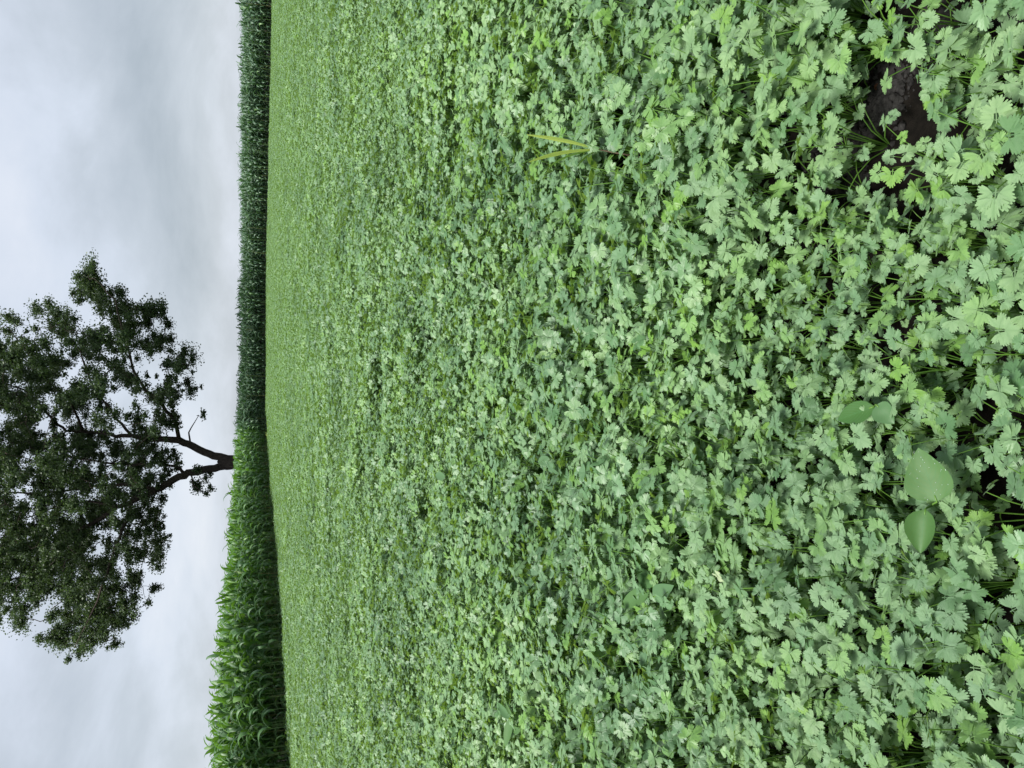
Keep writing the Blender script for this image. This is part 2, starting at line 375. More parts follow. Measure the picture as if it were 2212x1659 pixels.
for v in range(6):
    r = random.Random(40 + v); H = 1.62 + r.uniform(-0.06, 0.06); az = r.uniform(0, 6.28)
    lean = Vector((r.uniform(-0.14, 0.14), r.uniform(-0.14, 0.14), 0))
    P = lambda h: lean * (h / H) ** 2 + Vector((0, 0, h))
    st = tube([P(H * t) for t in (0, 0.3, 0.6, 0.85, 1.0)], [0.014, 0.0125, 0.011, 0.008, 0.005], 6, True)
    lv = []; nl = r.choice([10, 11, 11])
    for q in range(nl):
        t = q / (nl - 1); h = 0.17 + (H - 0.19) * t ** 0.85
        a = az + q * PI + r.uniform(-0.35, 0.35)
        if t > 0.88: kd, sc = 3, r.uniform(0.75, 1.0)
        elif t < 0.2: kd, sc = 5, r.uniform(0.8, 1.0)
        else: kd, sc = r.choice([0, 1, 2, 4, 0, 1]), r.uniform(0.95, 1.22) * (0.85 + 0.15 * math.sin(PI * t))
        lv.append((kd, Matrix.Translation(P(h)) @ Euler((r.uniform(-0.12, 0.12), r.uniform(-0.22, 0.18), a)).to_matrix().to_4x4() @ Matrix.Scale(sc, 4), r.random()))
    lv.append((3, Matrix.Translation(P(H)) @ Euler((0, -0.15, az + 1.2)).to_matrix().to_4x4() @ Matrix.Scale(0.7, 4), r.random()))
    CORN.append({'stalk': st, 'stalk_me': to_mesh('corn_stalk', st, [M_STALK]), 'leaves': lv,
                 'joined': join([st.moved(Matrix.Identity(4), r.random(), 1)] + [CORN_LEAF[k].moved(mt, tn, 0) for k, mt, tn in lv])})
corn_spots = []
nrm_line = np.gradient(LINE, axis=0); nrm_line /= np.hypot(*nrm_line.T)[:, None]; nrm_line = np.stack([-nrm_line[:, 1], nrm_line[:, 0]], 1)
for row in range(9):
    off = 0.30 + 0.62 * row
    C = LINE + nrm_line * off; s = np.concatenate([[0], np.cumsum(np.hypot(*np.diff(C, axis=0).T))])
    q = np.arange(0, s[-1], 0.19); q = q + rng.uniform(-0.05, 0.05, len(q))
    for x, y in zip(np.interp(q, s, C[:, 0]), np.interp(q, s, C[:, 1])):
        if rng.random() < 0.05: continue
        corn_spots.append((row, x + rng.normal(0, 0.09), y + rng.normal(0, 0.09)))
def corn_scale(x, y): return 1.065 + 0.15 * (vnoise(x, y, 2.2, 9) - 0.5) + rng.normal(0, 0.065)
seen, rest = [], []
for row, x, y in corn_spots:
    px, py, w = to_px(x, y, 1.5)
    rec = (w, row, x, y, float(corn_scale(x, y)), rng.uniform(0, 6.28), int(rng.integers(6)))
    (seen if (row <= 1 and 0 < py < 1659) else rest).append(rec)
seen.sort(key=lambda r: r[0])
rest += seen[300:]; seen = seen[:300]
def copy_thing(src, parts, loc, rz, sc):
    c = src.copy(); COL.objects.link(c); c.location = loc; c.rotation_euler = (0, 0, rz); c.scale = (sc,) * 3
    for p in parts:
        d = p.copy(); COL.objects.link(d); d.parent = c
    return c
corn_master = {}
ORDC = ['first', 'second', 'third', 'fourth', 'fifth', 'sixth', 'seventh', 'eighth', 'ninth', 'tenth', 'eleventh', 'twelfth']; nfront = 0
for w, row, x, y, sc, rz, v in seen:
    D = math.hypot(x, y)
    lab = ('corn plant in the front row of the tall corn wall, arching dark green leaves' if row == 0
           else 'corn plant one row behind the edge of the corn, its top leaves against the sky')
    if row == 0 and nfront < 12: lab = f'{ORDC[nfront]} front-row corn plant counting up from the bottom edge of the photo'; nfront += 1
    if v not in corn_master:
        o = empty('corn_plant', (x, y, 0), lab, 'corn plant', 'corn plants along the edge of the corn block')
        o.rotation_euler = (0, 0, rz); o.scale = (sc,) * 3
        parts = [link('stalk', CORN[v]['stalk_me'], o)]
        for k, mt, tn in CORN[v]['leaves']:
            q = link('leaf', CORN_LEAF_ME[k], o); q.matrix_local = mt; parts.append(q)
        corn_master[v] = (o, parts)
    else:
        o = copy_thing(*corn_master[v], (x, y, 0), rz, sc); o['label'] = lab
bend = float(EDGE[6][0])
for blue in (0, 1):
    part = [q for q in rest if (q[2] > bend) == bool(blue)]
    scatter('corn_crop', [c['joined'] for c in CORN], [M_CORN_DIM if blue else M_CORN, M_STALK], np.array([(q[2], q[3], 0) for q in part]), np.array([(rng.normal(0, .03), rng.normal(0, .03), q[5]) for q in part]),
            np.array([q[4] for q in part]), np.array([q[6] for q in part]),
            'dense corn along the far edge of the field, dimmer bluer light put into its leaf colour' if blue else 'dense tall green corn behind the nearer edge plants', 'corn crop')

# ------------------------------------------------------------------ coriander leaves and plants
def leaflet(axis, base, size, r, spread=82, cleft=0.48):
    """One fan-shaped leaflet: three lobes with rounded teeth, cleft between the lobes."""
    out = []          # (angle deg, radius)
    out.append((-spread, 0.38))
    edges = [-spread + 4, -spread * .36 + r.uniform(-5, 5), spread * .36 + r.uniform(-5, 5), spread - 4]
    for l in range(3):
        a0, a1 = edges[l] + 3, edges[l + 1] - 3; nt = 5 if l == 1 else 4
        R = (1.0 if l == 1 else 0.90) * r.uniform(0.93, 1.05)
        for k in range(nt):
            c = a0 + (a1 - a0) * (k + 0.5) / nt; hw = (a1 - a0) / nt * 0.30
            rr = R * (1 - 0.13 * (abs(k - (nt - 1) / 2) / ((nt - 1) / 2)) ** 2) * r.uniform(0.96, 1.04)
            out += [(c - hw * .8, rr * 0.985), (c + hw * .8, rr)]
            if k < nt - 1: out.append((a0 + (a1 - a0) * (k + 1) / nt, rr * r.uniform(0.80, 0.87)))
        if l < 2: out.append((edges[l + 1], cleft * r.choice([0.8, 0.95, 1.1, 1.4])))
    out.append((spread, 0.38))
    n = len(out); V = [(0, 0, 0)]; UVp = []
    for ring in (0.5, 1.0):
        for a, rr in out:
            ra = math.radians(a); rad = rr * (ring if ring == 1 else min(0.46, rr * 0.62) / rr)
            V.append((rad * math.sin(ra), rad * math.cos(ra), 0))
            UVp.append(((a / (2 * spread)) + 0.5, rad))
    F = []; UV = []
    for k in range(n - 1):
        i0, i1, o0, o1 = 1 + k, 2 + k, 1 + n + k, 2 + n + k
        um = (UVp[k][0] + UVp[k + 1][0]) / 2
        F += [(0, i1, i0), (i0, i1, o1), (i0, o1, o0)]
        UV += [((um, 0), UVp[k + 1], UVp[k]), (UVp[k], UVp[k + 1], UVp[n + k + 1]), (UVp[k], UVp[n + k + 1], UVp[n + k])]
    V = np.array(V) * size
    # cup and wave of the blade
    rad = np.hypot(V[:, 0], V[:, 1]) / size; ph = r.uniform(0, 6.28)
    ang = np.arctan2(V[:, 0], V[:, 1])
    V[:, 2] += size * (r.uniform(-0.30, 0.05) * rad ** 2 + r.uniform(0.10, 0.30) * np.abs(np.sin(ang)) * rad + 0.05 * np.sin(ang * 4 + ph) * rad)
    ca, sa = math.cos(axis), math.sin(axis)
    W = V.copy(); W[:, 0] = V[:, 0] * ca + V[:, 1] * sa + base[0]; W[:, 1] = -V[:, 0] * sa + V[:, 1] * ca + base[1]; W[:, 2] += base[2]
    return G(W, F, UV)
def coriander_leaf(seed):
    """Three leaflets on short stalks; base at the origin, blade along +y, about 1 unit across."""
    r = random.Random(seed); parts = []
    s = r.uniform(0.9, 1.1)
    ty = 0.20 + r.uniform(0, 0.10)
    parts.append(leaflet(r.uniform(-0.12, 0.12), (0, ty, 0.01), 0.50 * s, r, r.choice([80, 90, 98])))
    for sg in (-1, 1):
        parts.append(leaflet(sg * r.uniform(1.05, 1.35), (sg * 0.07, 0.09, 0.0), 0.42 * s * r.uniform(0.9, 1.1), r, r.choice([72, 80, 86])))
        parts.append(tube([(0, 0.06, 0), (sg * 0.13, 0.12, 0.0)], [0.016, 0.013], 3))
    parts.append(tube([(0, -0.02, 0), (0, ty + 0.12, 0.008)], [0.02, 0.014], 3))
    g = join(parts); y = g.V[:, 1]; k = r.uniform(-0.35, 0.12)
    g.V[:, 2] += k * np.clip(y, 0, None) ** 2
    return g
LEAF = [coriander_leaf(100 + k) for k in range(8)]
LEAF_ME = [to_mesh('coriander_leaf', g, [M_CORI]) for g in LEAF]
def plant_spec(seed, leaf_lo=10, leaf_hi=13):
    r = random.Random(seed); n = r.randint(leaf_lo, leaf_hi); stems = []; leaves = []; a0 = r.uniform(0, 6.28)
    for q in range(n):
        a = a0 + q * 2.4 + r.uniform(-0.4, 0.4); inner = q / n
        H = r.uniform(0.085, 0.195) if q < n - 4 else r.uniform(0.035, 0.10)
        reach = r.uniform(0.02, 0.085) if H > 0.1 else r.uniform(0.03, 0.10)
        o = Vector((math.cos(a), math.sin(a), 0))
        p = [Vector((0, 0, -0.01)), o * reach * 0.30 + Vector((0, 0, H * 0.45)), o * reach * 0.66 + Vector((0, 0, H * 0.8)), o * reach + Vector((0, 0, H))]
        stems.append(tube(p, [0.0016, 0.0014, 0.0012, 0.001], 4, False, r.random()))
        size = r.uniform(0.034, 0.064) * (0.75 if H < 0.1 else 1)
        # blade faces up, leaning outward; +y of the leaf points away from the plant's axis
        rot = Euler((0, 0, a - PI / 2 + r.uniform(-0.5, 0.5))).to_matrix() @ Euler((r.uniform(-0.75, 0.40), r.gauss(0, 0.30), 0)).to_matrix()
        leaves.append((r.randrange(8), Matrix.Translation(p[-1]) @ rot.to_4x4() @ Matrix.Scale(size, 4), r.random()))
    return join(stems), leaves
NV = 10
PLANT = []
for v in range(NV):
    st, lv = plant_spec(500 + v)
    PLANT.append({'stem': st, 'stem_me': to_mesh('coriander_stem', st, [M_STEM]), 'leaves': lv,
                  'joined': join([G(st.V, st.F, st.UV, st.tone, np.ones(len(st.F), int))] + [LEAF[k].moved(mt, tn, 0) for k, mt, tn in lv])})

# bare soil: gaps in the crop, and the thin corner
GAPS = [(2165, 35, .07), (2195, 110, .03), (2075, 15, .03), (1990, 60, .03), (1930, 75, .045), (1875, 180, .045), (1850, 230, .05), (1780, 330, .05), (1745, 360, .05), (1800, 395, .03),
        (1725, 230, .04), (1560, 195, .06), (1545, 228, .05), (1640, 215, .04), (1085, 288, .06), (935, 1105, .07), (1010, 275, .05), (1265, 1555, .05), (1140, 40, .05), (1010, 1590, .06),
        (2190, 760, .03), (835, 815, .22), (830, 850, .18), (800, 1030, .16), (940, 720, .10), (880, 250, .12)]
GP = [(ground(px, py, 0.06), r * (0.6 if px > 1500 and py < 450 else 1)) for px, py, r in GAPS]
def keep_prob(x, y):
    p = np.ones_like(x)
    for c, r in GP:
        d = np.hypot(x - c.x, y - c.y); p *= np.clip((d - r * 0.55) / (r * 0.7), 0, 1)
    return p
thin_c = ground(1900, 150, 0.05)
xs = []
for yy in np.arange(-0.4, 15.5, 0.066):
    for xx in np.arange(-(abs(yy) * 0.60 + 2.6), abs(yy) * 0.60 + 2.6, 0.066):
        xs.append((xx, yy))
xs = np.array(xs) + rng.uniform(-0.032, 0.032, (len(xs), 2))
kp = keep_prob(xs[:, 0], xs[:, 1])
thin = np.clip(1 - np.hypot((xs[:, 0] - thin_c.x) / 0.42, (xs[:, 1] - thin_c.y) / 0.55), 0, 1)
kp *= 1 - 0.30 * np.clip(thin * 1.8, 0, 1)
kp *= np.clip((15.5 - xs[:, 1]) / 4.0, 0, 1)
kp *= 1 - 0.35 * np.clip((vnoise(xs[:, 0], xs[:, 1], 0.3, 21) - 0.62) * 5, 0, 1)
xs = xs[rng.random(len(xs)) < kp]; xs = xs[in_field(xs[:, 0], xs[:, 1])]
# room in front of the weeds that stand clear of the crop
gc = ground(1288, 322, .20)
xs = xs[~((np.abs(xs[:, 0] - gc.x) < 0.10) & (xs[:, 1] > gc.y - 0.20) & (xs[:, 1] < gc.y + 0.03))]
for px, py in ((2010, 1030), (1993, 1150), (1845, 895), (1370, 1290), (1100, 1580)):
    w_ = ground(px, py, .15); xs = xs[np.hypot(xs[:, 0] - w_.x, xs[:, 1] - w_.y + 0.02) > 0.030]
# no plant inside the photographer
xs = xs[np.hypot(xs[:, 0], xs[:, 1] + 0.15) > 0.25]
hs = 0.97 + 0.42 * (vnoise(xs[:, 0], xs[:, 1], 1.3, 5) - 0.5) + 0.34 * (vnoise(xs[:, 0], xs[:, 1], 0.35, 6) - 0.5) + rng.normal(0, 0.07, len(xs))
DIPS = [(ground(px, py, .1), a_, b_) for px, py, a_, b_ in ((835, 815, .8, .28), (800, 1030, .6, .25), (940, 720, .45, .2), (930, 1105, .35, .16), (860, 380, .7, .3), (760, 1380, .8, .35), (1010, 275, .3, .15), (700, 640, 1.2, .6), (690, 1150, 1.1, .5))]
for c, a_, b_ in DIPS: hs *= 1 - 0.42 * np.exp(-((xs[:, 0] - c.x) / a_) ** 2 - ((xs[:, 1] - c.y) / b_) ** 2)
pz = soil_z(xs[:, 0], xs[:, 1])
depth = []; vis = []
for (x, y), z in zip(xs, pz):
    px, py, w = to_px(x, y, 0.14)
    depth.append(w); vis.append(w > 0.3 and -25 < px < 2235 and -20 < py < 1679)
depth = np.array(depth); vis = np.array(vis)
order = np.argsort(np.where(vis, depth, 1e9))
first, others = order[:300], order[300:]
LAND = [('the clump of yellow-green grass blades', ground(1290, 322, .05)), ('the big beaded broad leaf', ground(2010, 1040, .1)), ('the dark oval glossy leaf', ground(1850, 895, .1)),
        ('the darkest patch of bare soil in the corner', ground(2150, 40, .05)), ('the long strip of bare dark soil', ground(1855, 225, .05)), ('the small soil gap among the stems', ground(1775, 335, .05))]
masters = {}
cg = 'coriander plants in the nearest part of the field'
ORD = ['closest', 'second closest', 'third closest', 'fourth closest', 'fifth closest']
named_plants = {}
for what, p in LAND:
    ds = sorted(first, key=lambda i: math.hypot(p.x - xs[i, 0], p.y - xs[i, 1]))
    for o_, i in zip(ORD, [i for i in ds if i not in named_plants][:5]): named_plants[i] = f'green coriander plant standing {o_} to {what}'
for n_, i in enumerate(first):
    x, y = xs[i]; v = int(rng.integers(NV)); rz = rng.uniform(0, 6.28); sc = float(hs[i]) * 1.02
    lab = named_plants.get(i, 'green coriander plant with toothed fan leaves, packed in the nearest part of the field')
    if v not in masters:
        o = empty('coriander_plant', (x, y, pz[i]), lab, 'coriander plant', cg); o.rotation_euler = (0, 0, rz); o.scale = (sc,) * 3
        parts = [link('stem', PLANT[v]['stem_me'], o)]
        for k, mt, tn in PLANT[v]['leaves']:
            q = link('leaf', LEAF_ME[k], o); q.matrix_local = mt; parts.append(q)
        masters[v] = (o, parts)
    else:
        o = copy_thing(*masters[v], (x, y, pz[i]), rz, sc); o['label'] = lab
# everything behind them, one object: whole plants as far as they can be told apart, then clumps
clumps = []
for v in range(3):
    r = random.Random(900 + v); gs = []
    for q in range(26):
        rr = 0.26 * math.sqrt((q + r.random()) / 26); a = q * 2.4 + r.uniform(-.3, .3); k = r.randrange(NV); hh = r.uniform(0.72, 1.22)
        mt = Matrix.Translation((rr * math.cos(a), rr * math.sin(a), 0)) @ Euler((r.gauss(0, .07), r.gauss(0, .07), r.uniform(0, 6.28))).to_matrix().to_4x4() @ Matrix.Scale(hh, 4)
        p = PLANT[k]['joined'].moved(mt); p.tone = np.mod(p.tone + r.random(), 1.0); gs.append(p)
    clumps.append(join(gs))
P = np.column_stack([xs[others], pz[others]])
rot = np.column_stack([rng.normal(0, 0.06, len(P)), rng.normal(0, 0.06, len(P)), rng.uniform(0, 6.28, len(P))])
sc = hs[others] * 1.02; pick = rng.integers(0, NV, len(P))
far = []
for yy in np.arange(11.2, 66, 0.31):
    hw = yy * 0.57 + 4
    for xx in np.arange(-hw, hw, 0.31): far.append((xx, yy))
far = np.array(far) + rng.uniform(-0.11, 0.11, (len(far), 2))
far = far[in_field(far[:, 0], far[:, 1]) & (rng.random(len(far)) < np.clip((far[:, 1] - 11.2) / 4.0, 0, 1))]
fs = 0.98 + 0.36 * (vnoise(far[:, 0], far[:, 1], 2.6, 5) - 0.5) + 0.24 * (vnoise(far[:, 0], far[:, 1], 0.9, 6) - 0.5) + rng.normal(0, 0.05, len(far))
for c, a_, b_ in DIPS: fs *= 1 - 0.42 * np.exp(-((far[:, 0] - c.x) / a_) ** 2 - ((far[:, 1] - c.y) / b_) ** 2)
P = np.vstack([P, np.column_stack([far, np.zeros(len(far))])])
rot = np.vstack([rot, np.column_stack([np.zeros((len(far), 2)), rng.uniform(0, 6.28, len(far))])])
sc = np.concatenate([sc, fs]); pick = np.concatenate([pick, rng.integers(0, 3, len(far)) + NV])
scatter('coriander_crop', [p['joined'] for p in PLANT] + clumps, [M_CORI, M_STEM], P, rot, sc, pick, 'dense green carpet of coriander stretching back to the corn', 'coriander crop')

# ------------------------------------------------------------------ soil clods in the gaps
def rock(r, s):
    V = []; F = []
    t = (1 + 5 ** 0.5) / 2
    base = [(-1, t, 0), (1, t, 0), (-1, -t, 0), (1, -t, 0), (0, -1, t), (0, 1, t), (0, -1, -t), (0, 1, -t), (t, 0, -1), (t, 0, 1), (-t, 0, -1), (-t, 0, 1)]
    F = [(0, 11, 5), (0, 5, 1), (0, 1, 7), (0, 7, 10), (0, 10, 11), (1, 5, 9), (5, 11, 4), (11, 10, 2), (10, 7, 6), (7, 1, 8), (3, 9, 4), (3, 4, 2), (3, 2, 6), (3, 6, 8), (3, 8, 9), (4, 9, 5), (2, 4, 11), (6, 2, 10), (8, 6, 7), (9, 8, 1)]
    q = np.array(base) / 1.9 * s; q *= np.array([r.uniform(0.7, 1.3), r.uniform(0.7, 1.2), r.uniform(0.5, 0.9)]); q *= 1 + np.array([[r.uniform(-0.25, 0.25)] for _ in base])
    return G(q, F)
gs = []; r = random.Random(3)
for c, rad in GP:
    if c.y > 3.5: continue
    for q in range(int(320 + 3000 * rad)):
        d = abs(r.gauss(0, rad * 1.3)); a = r.uniform(0, 6.28); x, y = c.x + d * math.cos(a), c.y + d * math.sin(a)
        s = 0.0022 + 0.010 * r.random() ** 2.5
        z = float(soil_z(np.array([x]), np.array([y]))[0])
        gs.append(rock(r, s).moved(Matrix.Translation((x, y, z + s * 0.25)) @ Euler((r.uniform(-.4, .4), r.uniform(-.4, .4), r.uniform(0, 6.28))).to_matrix().to_4x4()))
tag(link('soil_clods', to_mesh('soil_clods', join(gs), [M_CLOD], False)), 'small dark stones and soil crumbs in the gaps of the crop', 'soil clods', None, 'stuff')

# ------------------------------------------------------------------ the tree behind the corn
TY = 67.0
SC1 = 1.085 * 2212 / 4032
def tp(x, y, dy=0.0): return at(x * SC1, (900 + y * 1.085) * 2212 / 4032, TY + dy)
PXM = 1 / (FPX * 1.06) * TY * SC1            # metres per tracing pixel at the tree
trunk_top = tp(822, 846)
tree_base = Vector((trunk_top.x - 0.15, TY, 0))
tree = empty('tree', tree_base, 'large dark spreading tree with a forked trunk rising behind the corn', 'tree')
def limb(pts, widths, name='limb'):
    P = [tp(*q) - tree_base for q in pts]
    Q = []; W = []
    for i in range(len(P) - 1):
        for t in (0, 0.33, 0.67):
            Q.append(P[i].lerp(P[i + 1], t) + Vector((random.uniform(-1, 1), random.uniform(-1, 1), random.uniform(-1, 1))) * (0.08 if t else 0)); W.append(widths[i] + (widths[i + 1] - widths[i]) * t)
    Q.append(P[-1]); W.append(widths[-1])
    LIMBS.append((Q, W)); o = link(name, to_mesh(name, tube(Q, [w * PXM * 0.5 for w in W], 9, True), [M_BARK]), tree); return o
LIMBS = []
b0 = Vector((0, 0, -0.1)); tt = trunk_top - tree_base
wt = 50 * PXM * 0.5
tq = [b0, Vector((0.02, 0, 0.5)), b0.lerp(tt, 0.6), tt, tt + Vector((0, 0, 0.5))]
link('trunk', to_mesh('trunk', tube(tq, [wt * 1.45, wt * 1.15, wt, wt * 0.98, wt * 0.7], 14, True), [M_BARK]), tree)
limb([(850, 838, 0), (815, 834, 0), (760, 818, .3), (700, 790, .6), (650, 768, .9), (560, 765, 1.4), (480, 752, 1.8), (420, 755, 2.2), (370, 740, 2.6), (300, 735, 2.8), (240, 735, 3), (200, 700, 3), (100, 590, 3), (40, 570, 2.6), (-60, 520, 2)],
     [30, 30, 27, 26, 25, 20, 16, 13, 12, 11, 10, 9, 7, 5, 3])
limb([(650, 768, .9), (630, 690, 0), (590, 640, -1), (530, 590, -2), (505, 550, -2.4), (480, 500, -3), (450, 400, -3.5), (420, 260, -3), (340, 180, -2.5)], [15, 13, 12, 11, 9, 8, 7, 5, 2])
limb([(480, 752, 1.8), (420, 690, 2.6), (370, 620, 3.5), (330, 560, 4.2), (290, 440, 5), (230, 370, 5)], [11, 9, 8, 7, 5, 2])
limb([(690, 782, .6), (685, 740, 0), (720, 680, -.6)], [7, 5, 2])
limb([(300, 735, 2.8), (250, 620, 1), (180, 560, -1), (80, 420, -2), (20, 350, -2)], [9, 7, 6, 4, 2])
limb([(850, 858, 0), (815, 862, 0), (760, 872, -.4), (700, 885, -.8), (650, 900, -1.2), (600, 930, -1.6), (560, 950, -2), (480, 990, -2.4), (420, 1010, -2.8), (350, 1060, -3), (280, 1100, -3.2), (200, 1180, -3.4), (100, 1250, -3.4), (0, 1290, -3)],
     [28, 28, 27, 26, 25, 23, 22, 17, 15, 13, 12, 9, 6, 3])
limb([(675, 890, -1), (640, 862, 0), (560, 850, 1), (480, 860, 2), (380, 850, 2.5), (260, 830, 3), (120, 820, 3)], [12, 9, 8, 8, 7, 5, 2])
limb([(480, 990, -2.4), (460, 1060, -3.5), (420, 1150, -4.5), (390, 1250, -5), (330, 1400, -5), (270, 1520, -4.5)], [13, 11, 9, 7, 5, 2])
limb([(560, 950, -2), (480, 930, -.5), (380, 930, 1), (250, 950, 2), (100, 960, 2.5), (-80, 960, 2.5)], [13, 11, 9, 8, 6, 3])
limb([(690, 888, -.9), (700, 930, -1.6), (745, 965, -2)], [6, 4, 2])
limb([(420, 1010, -2.8), (330, 990, -1), (200, 1010, 1), (60, 1060, 2)], [9, 7, 5, 3])
LOBES = [(610,600,40,36),(560,605,40,34),(520,565,36,36),(640,655,26,26),(590,740,40,20),(520,735,36,20),(620,930,22,18),(585,890,36,28),(330,180,45,48),(300,235,45,50),(400,265,60,60),(540,285,55,42),(480,340,75,55),(600,335,30,20),(570,415,60,45),(640,470,55,42),(675,505,32,26),(715,590,30,26),(650,555,40,30),(600,590,34,30),(728,665,22,12),(560,690,55,34),(640,700,34,26),
 (430,440,85,75),(370,555,75,55),(470,560,25,20),(330,400,65,55),(220,345,45,55),(190,300,25,26),(30,345,34,42),(60,400,55,35),(100,480,80,62),(200,480,85,65),(80,600,80,72),(200,620,65,65),(300,640,65,45),(450,680,50,36),(250,800,85,75),(330,800,75,55),
 (500,790,55,36),(100,750,95,85),(20,820,50,75),(540,850,65,40),(600,820,34,30),(640,860,24,22),(420,860,66,55),(200,900,95,75),(330,930,85,65),(90,930,95,85),(480,920,65,45),(530,960,55,35),(430,970,75,45),(250,1040,105,75),(100,1080,105,85),
 (380,1080,75,55),(520,1030,55,40),(565,1050,35,34),(470,1110,65,45),(540,1130,55,35),(590,1150,34,28),(560,1190,45,30),(300,1150,95,65),(150,1180,105,75),(40,1200,60,75),(430,1180,55,45),(500,1205,36,36),(250,1260,95,65),(120,1280,85,65),(30,1320,60,55),
 (90,1370,42,30),(20,1395,26,26),(350,1270,65,55),(450,1310,65,45),(515,1345,42,32),(400,1380,75,55),(460,1405,32,28),(300,1380,85,65),(225,1430,42,52),(240,1485,50,45),(330,1455,70,50),(390,1495,40,24),(300,1545,22,28),(255,1560,14,20),
 (728,870,20,18),(755,890,14,12),(700,935,16,16),(745,965,16,14),(715,955,12,12),(760,940,10,8),
 (-60,480,80,80),(-70,620,90,90),(-90,780,100,95),(-90,950,100,100),(-80,1110,100,95),(-60,1270,80,80),(-190,620,90,95),(-210,800,100,100),(-210,980,100,100),(-190,1150,90,95),(-310,780,80,95),(-320,960,80,95),(-280,1080,60,70)]
cc = np.array([[tp(x, y).x, tp(x, y).z] for x, y, *_ in LOBES]); mid = tp(200, 860)
node_pts = np.array([tuple(p) for q, w in LIMBS for p in q]); 
leafV = []; twigs = []
for (x, y, rx, ry) in LOBES:
    big = (rx + ry) > 70
    off = math.hypot((y - 860) / 620.0, (x - 200) / 620.0); dep = 11.0 * math.sqrt(max(0.02, 1 - min(1, off) ** 2))
    nc = max(2, int(rx * ry / 180 * (1.0 if big else 1.25)))
    for q in range(nc):
        a = random.uniform(0, 6.28); rr = math.sqrt(random.random()) 
        dy = random.uniform(-dep, dep)
        c = tp(x + rx * rr * math.cos(a), y + ry * rr * math.sin(a), 0)
        c = Vector((c.x, TY + dy * (1 if big else 0.3), c.z))
        c = CAM + (c - CAM) * 1.0
        rad = random.uniform(0.28, 0.85) * (1 if big else 0.7); sq = np.array([random.uniform(.6, 1.5), random.uniform(.6, 1.5), random.uniform(.45, 1.1)])
        nl = int(330 * rad * rad / 0.36 * random.uniform(0.6, 1.2))
        d = rng.normal(0, 1, (nl, 3)); d /= np.linalg.norm(d, axis=1)[:, None]
        leafV.append(np.array(c) + d * (rad * (0.10 + 0.60 * np.minimum(np.abs(rng.normal(0, 1, nl)), 1.75)))[:, None] * sq)
        if q % 2 == 0:
            lc = c - tree_base; dd = np.linalg.norm(node_pts - np.array(lc), axis=1); p0 = Vector(node_pts[int(dd.argmin())])
            if dd.min() < 4.5:
                md = p0.lerp(lc, 0.5) + Vector((random.uniform(-.3, .3), random.uniform(-.3, .3), random.uniform(0, .35)))
                q1 = p0.lerp(md, .5) + Vector((random.uniform(-.2, .2), random.uniform(-.2, .2), random.uniform(-.2, .2))); q2 = md.lerp(lc, .5) + Vector((random.uniform(-.2, .2), random.uniform(-.2, .2), random.uniform(-.1, .2)))
                twigs.append(tube([p0, q1, md, q2, lc], [0.034, 0.03, 0.024, 0.016, 0.008], 4)); node_pts = np.vstack([node_pts, [tuple(md)], [tuple(lc)]])
link('twigs', to_mesh('twigs', join(twigs), [M_BARK]), tree)['kind'] = 'stuff'
C = np.vstack(leafV) - np.array(tree_base); n = len(C)
def unit(a): return a / np.linalg.norm(a, axis=1)[:, None]
ax = unit(rng.normal(0, 1, (n, 3))); bx = unit(np.cross(ax, rng.normal(0, 1, (n, 3))))
ln = rng.uniform(0.06, 0.11, n)[:, None]; wd = ln * rng.uniform(0.5, 0.7, n)[:, None]
V = np.stack([C - ax * ln, C + bx * wd, C + ax * ln, C - bx * wd], 1).reshape(-1, 3)
k = np.arange(n) * 4; F = np.vstack([np.stack([k, k + 1, k + 2], 1), np.stack([k, k + 2, k + 3], 1)])
crown = link('crown', to_mesh('crown', G(V, F, tone=np.repeat(rng.random(n), 4)), [M_TREE], False), tree); crown['kind'] = 'stuff'
print('tree leaves', n, 'near plants', len(others), 'clumps', len(far), 'corn rest', len(rest))

